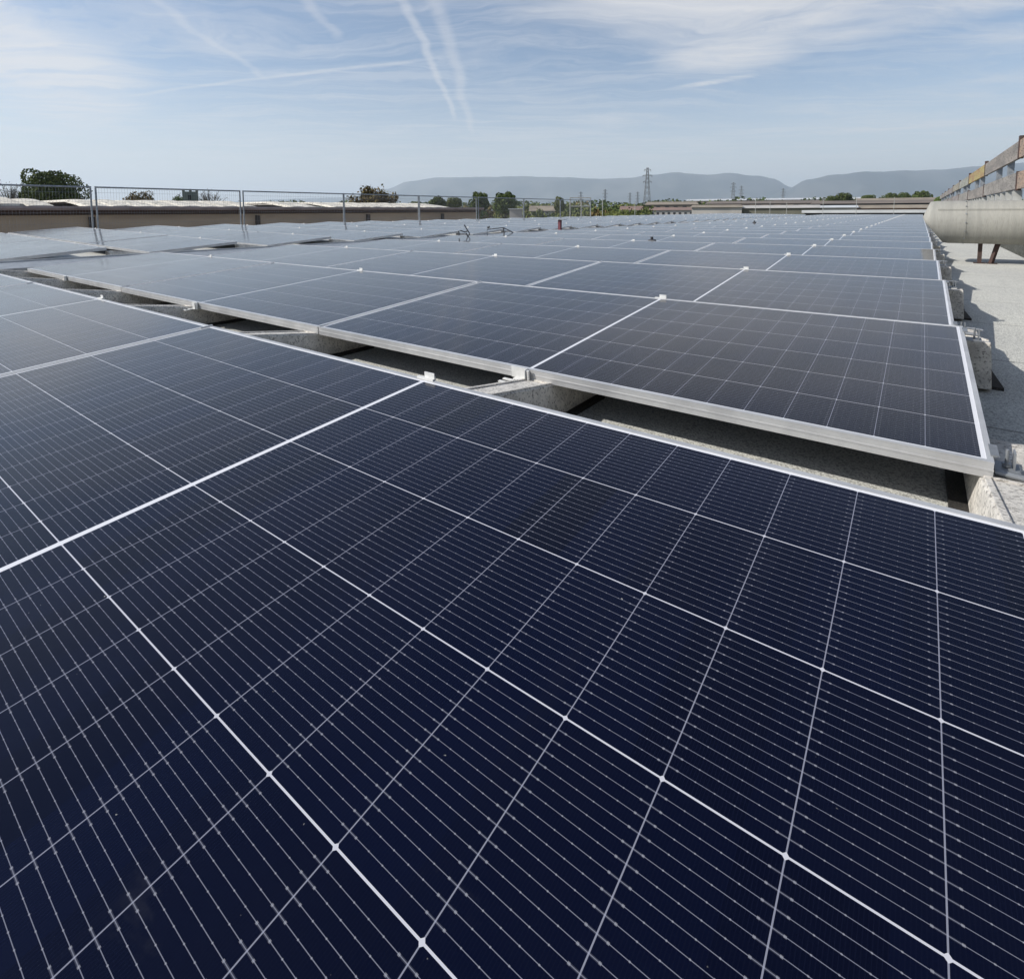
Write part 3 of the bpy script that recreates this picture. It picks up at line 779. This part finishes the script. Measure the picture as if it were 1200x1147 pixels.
house('house', 622, 650, 247.5, 241, 110, 12, M['pale'], M['tile2'], 'house with a faded pink gabled roof left of the scaffold frame', 'house', 3)
house('house', 728, 752, 246.5, 241.5, 150, 12, M['pale'], M['tile'], 'small house with clay roof just left of the tall pylon', 'house', 3)
house('factory', 757, 816, 240, 235.5, 260, 60, M['brown'], M['tile2'], 'brown factory with stacked low roofs below the tall pylon', 'factory', 6)
house('shed', 762, 812, 246.5, 243, 180, 25, M['pale'], M['tile'], 'lower shed with a reddish roof in front of the brown factory', 'shed', 8)
house('warehouse', 812, 867, 243.2, 239.5, 120, 30, M['pale'], M['tile2'], 'long warehouse with bare white wall and tan roof', 'warehouse', 0)
house('warehouse', 862, 957, 244, 240, 118, 30, M['olivew'], M['pale'], 'warehouse with a long olive wall under a pale roof edge', 'warehouse', 0)
house('factory', 830, 962, 238.5, 234.5, 300, 60, M['brown'], M['brown'], 'wide brown factory roof behind the two long warehouses', 'factory', 10)
house('factory', 805, 1010, 234.5, 231.8, 520, 60, M['brown'], M['sheet'], 'very distant long factory with a pale roof line', 'factory', 0)
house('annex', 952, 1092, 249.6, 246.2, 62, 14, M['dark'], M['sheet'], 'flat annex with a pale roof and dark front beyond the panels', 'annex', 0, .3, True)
house('warehouse', 966, 1000, 243.5, 240.5, 100, 12, M['pale'], M['sheet'], 'short white warehouse behind the annex', 'warehouse', 0)
house('brick_building', 1000, 1094, 244.2, 239.8, 100, 15, M['brick'], M['tile2'], 'long orange brick building behind the annex', 'building', 8)
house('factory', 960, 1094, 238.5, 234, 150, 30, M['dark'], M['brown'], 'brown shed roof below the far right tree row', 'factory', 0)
house('factory', 1010, 1094, 235.5, 231.5, 185, 20, M['brown'], M['tile2'], 'upper tan roof right under the far right tree row', 'factory', 0)
# ruined tower
x, y, a, w = frame_of(224, 16, 95); zt = zat(224, 222, 95)-GZ
e = empty('ruined_tower', (x, y, GZ), (0, 0, a)); M['tower'] = mottled('tower masonry', (.17, .19, .16), (.12, .14, .12), .6, .9)
MB().box(-w/2, w/2, 0, w, 0, zt-.4).build('wall', M['tower'], e)
for k in (-.5, -.06, .34): MB().box(w*k, w*(k+.17), 0, w*.2, zt-.4, zt+(.05 if k == -.06 else -.15)).build('battlement', M['tower'], e)
MB().box(-w*.15, w*.05, -.06, .02, zt-1.8, zt-1.0).build('window', M['dark'], e)
tag(e, 'squat grey-green ruined tower with broken battlements beyond the warehouse', 'tower')

# ------------------------------------------------------------------ pylons
M['steel'] = mat('pylon steel', (.16, .17, .18), .6, .4)
def pylon(u, vt, vb, d, lab, bw=.11, grp=True):
    x, y, a, _ = frame_of(u, 1, d); zt = zat(u, vt, d); h = zt-GZ
    e = empty('pylon', (x, y, GZ), (0, 0, a+.25)); b = MB(); r = h*.0042
    def leg(t): return h*bw*.5*(1-t)**1.05+h*.012
    L = [0, .14, .27, .39, .5, .6, .69, .77, .84, .9, .95, 1.0]
    for sx in (-1, 1):
        for sy in (-1, 1):
            b.tube([(sx*leg(t_), sy*leg(t_), h*t_) for t_ in L], r, 4)
    for t0, t1 in zip(L, L[1:]):
        for s in (-1, 1):
            for q in (0, 1):
                p0 = [(-leg(t0), s*leg(t0), h*t0), (leg(t1), s*leg(t1), h*t1)]; p1 = [(leg(t0), s*leg(t0), h*t0), (-leg(t1), s*leg(t1), h*t1)]
                if q: p0 = [(p[1], p[0], p[2]) for p in p0]; p1 = [(p[1], p[0], p[2]) for p in p1]
                b.tube(p0, r*.55, 3); b.tube(p1, r*.55, 3)
    b.build('lattice', M['steel'], e)
    for t_, wd in ((.74, .15), (.85, .17), (.95, .12)):
        c = MB(); z = h*t_; k = leg(t_)
        for s in (-1, 1):
            c.tube([(s*k, k, z), (s*h*wd*.5, 0, z+h*.012)], r*.7, 4); c.tube([(s*k, -k, z), (s*h*wd*.5, 0, z+h*.012)], r*.7, 4)
            c.tube([(s*k, 0, z+h*.03), (s*h*wd*.5, 0, z+h*.012)], r*.6, 4); c.tube([(s*h*wd*.48, 0, z+h*.012), (s*h*wd*.48, 0, z-h*.02)], r*.8, 4)
        c.build('crossarm', M['steel'], e)
    tag(e, lab, 'pylon', 'power pylons on the horizon')
pylon(758, 197, 238, 380, 'tallest lattice power pylon, right of centre on the horizon', .13)
pylon(858.5, 214, 234, 700, 'small lattice pylon, left one of the close pair', .12)
pylon(868, 218, 234, 850, 'small lattice pylon, right one of the close pair', .12)
pylon(917, 221, 236, 900, 'tiny lattice pylon in front of the dip between the mountains', .12)
pylon(709, 222, 240, 520, 'slim far pylon right of the scaffold frame', .07)
pylon(747, 225, 240, 600, 'slim far pylon just left of the tallest one', .07)
pylon(738, 226, 240, 640, 'slim far pylon, second to the left of the tallest one', .07)
pylon(680.5, 225, 240, 420, 'slim far pylon above the scaffold frame', .06)

# ------------------------------------------------------------------ mountains
M['mount'] = mottled('wooded mountain slopes', (.025, .04, .045), (.10, .105, .10), .0016, .95)
def ridge(name, prof, dfun, lab):
    rgm = random.Random(5); us = [prof[0][0]+i*6 for i in range(int((prof[-1][0]-prof[0][0])/6)+1)]
    def pv_(u):
        for (a, va), (b2, vb) in zip(prof, prof[1:]):
            if a <= u <= b2:
                t_ = (u-a)/(b2-a); t_ = t_*t_*(3-2*t_); return va+(vb-va)*t_
        return prof[-1][1]
    from mathutils import noise as mn
    sec = [(-.16, 0.), (-.13, .14), (-.10, .34), (-.07, .5), (-.04, .74), (-.02, .88), (0, 1.), (.04, .8), (.10, .3), (.14, 0.)]
    v = []; f = []; k = len(sec)
    for i, u in enumerate(us):
        d = dfun(u); vv = pv_(u)+mn.noise(Vector((u*.045, 3, 0)))*1.1+mn.noise(Vector((u*.13, 9, 0)))*.5
        H = zat(u, vv, d)-GZ
        for j, (o, hh) in enumerate(sec):
            dd = d*(1+o); p = pix(u, 247, dd)
            q = mn.noise(Vector((u*.05, j*.6, 2)))*.16*(hh*(1-hh)*4)
            v.append((p.x, p.y, GZ-3+max(0, H+3)*(max(0, hh+q))))
    for i in range(len(us)-1):
        f += [(i*k+j, i*k+j+1, (i+1)*k+j+1, (i+1)*k+j) for j in range(k-1)]
    me = bpy.data.meshes.new(name); me.from_pydata(v, [], f); me.update()
    for p in me.polygons: p.use_smooth = True
    o = link(name, me, M['mount']); tag(o, lab, None, None, 'structure')
ridge('mountains', [(-300, 238), (250, 236), (400, 232), (452, 222), (480, 213), (510, 208.5), (560, 208), (610, 207), (660, 208), (700, 210), (735, 209), (765, 205), (792, 202.5), (820, 205), (850, 203.5), (885, 206), (905, 210), (925, 219), (955, 232), (985, 244)],
      lambda u: 9000+max(0, 760-u)*6, 'pale blue mountain range across the horizon behind the tall pylon')
ridge('mountains', [(860, 243), (895, 234), (920, 222), (945, 211), (975, 205), (1010, 202), (1060, 200.5), (1100, 199), (1140, 195.5), (1165, 194), (1200, 191), (1300, 188), (1500, 200), (1700, 215)],
      lambda u: 7600+(u-900)*1.5, 'blue mountain range rising at the right behind the guard rail')

# ------------------------------------------------------------------ haze
hz = MB().box(-16200, 16200, -16200, 16200, GZ-1.2, 760)
ho = hz.build('haze', None)
hm = bpy.data.materials.new('air haze'); hm.use_nodes = True; t = hm.node_tree
for n in list(t.nodes):
    if n.type == 'BSDF_PRINCIPLED': t.nodes.remove(n)
pvn = t.nodes.new('ShaderNodeVolumePrincipled'); pvn.inputs['Density'].default_value = 1.05e-4; pvn.inputs['Color'].default_value = (.78, .885, 1, 1)
pvn.inputs['Anisotropy'].default_value = .2
t.links.new(pvn.outputs[0], [n for n in t.nodes if n.type == 'OUTPUT_MATERIAL'][0].inputs['Volume'])
ho.data.materials.append(hm); tag(ho, 'thin blue haze in the air', None, None, 'stuff')
print('modules', n_mod)
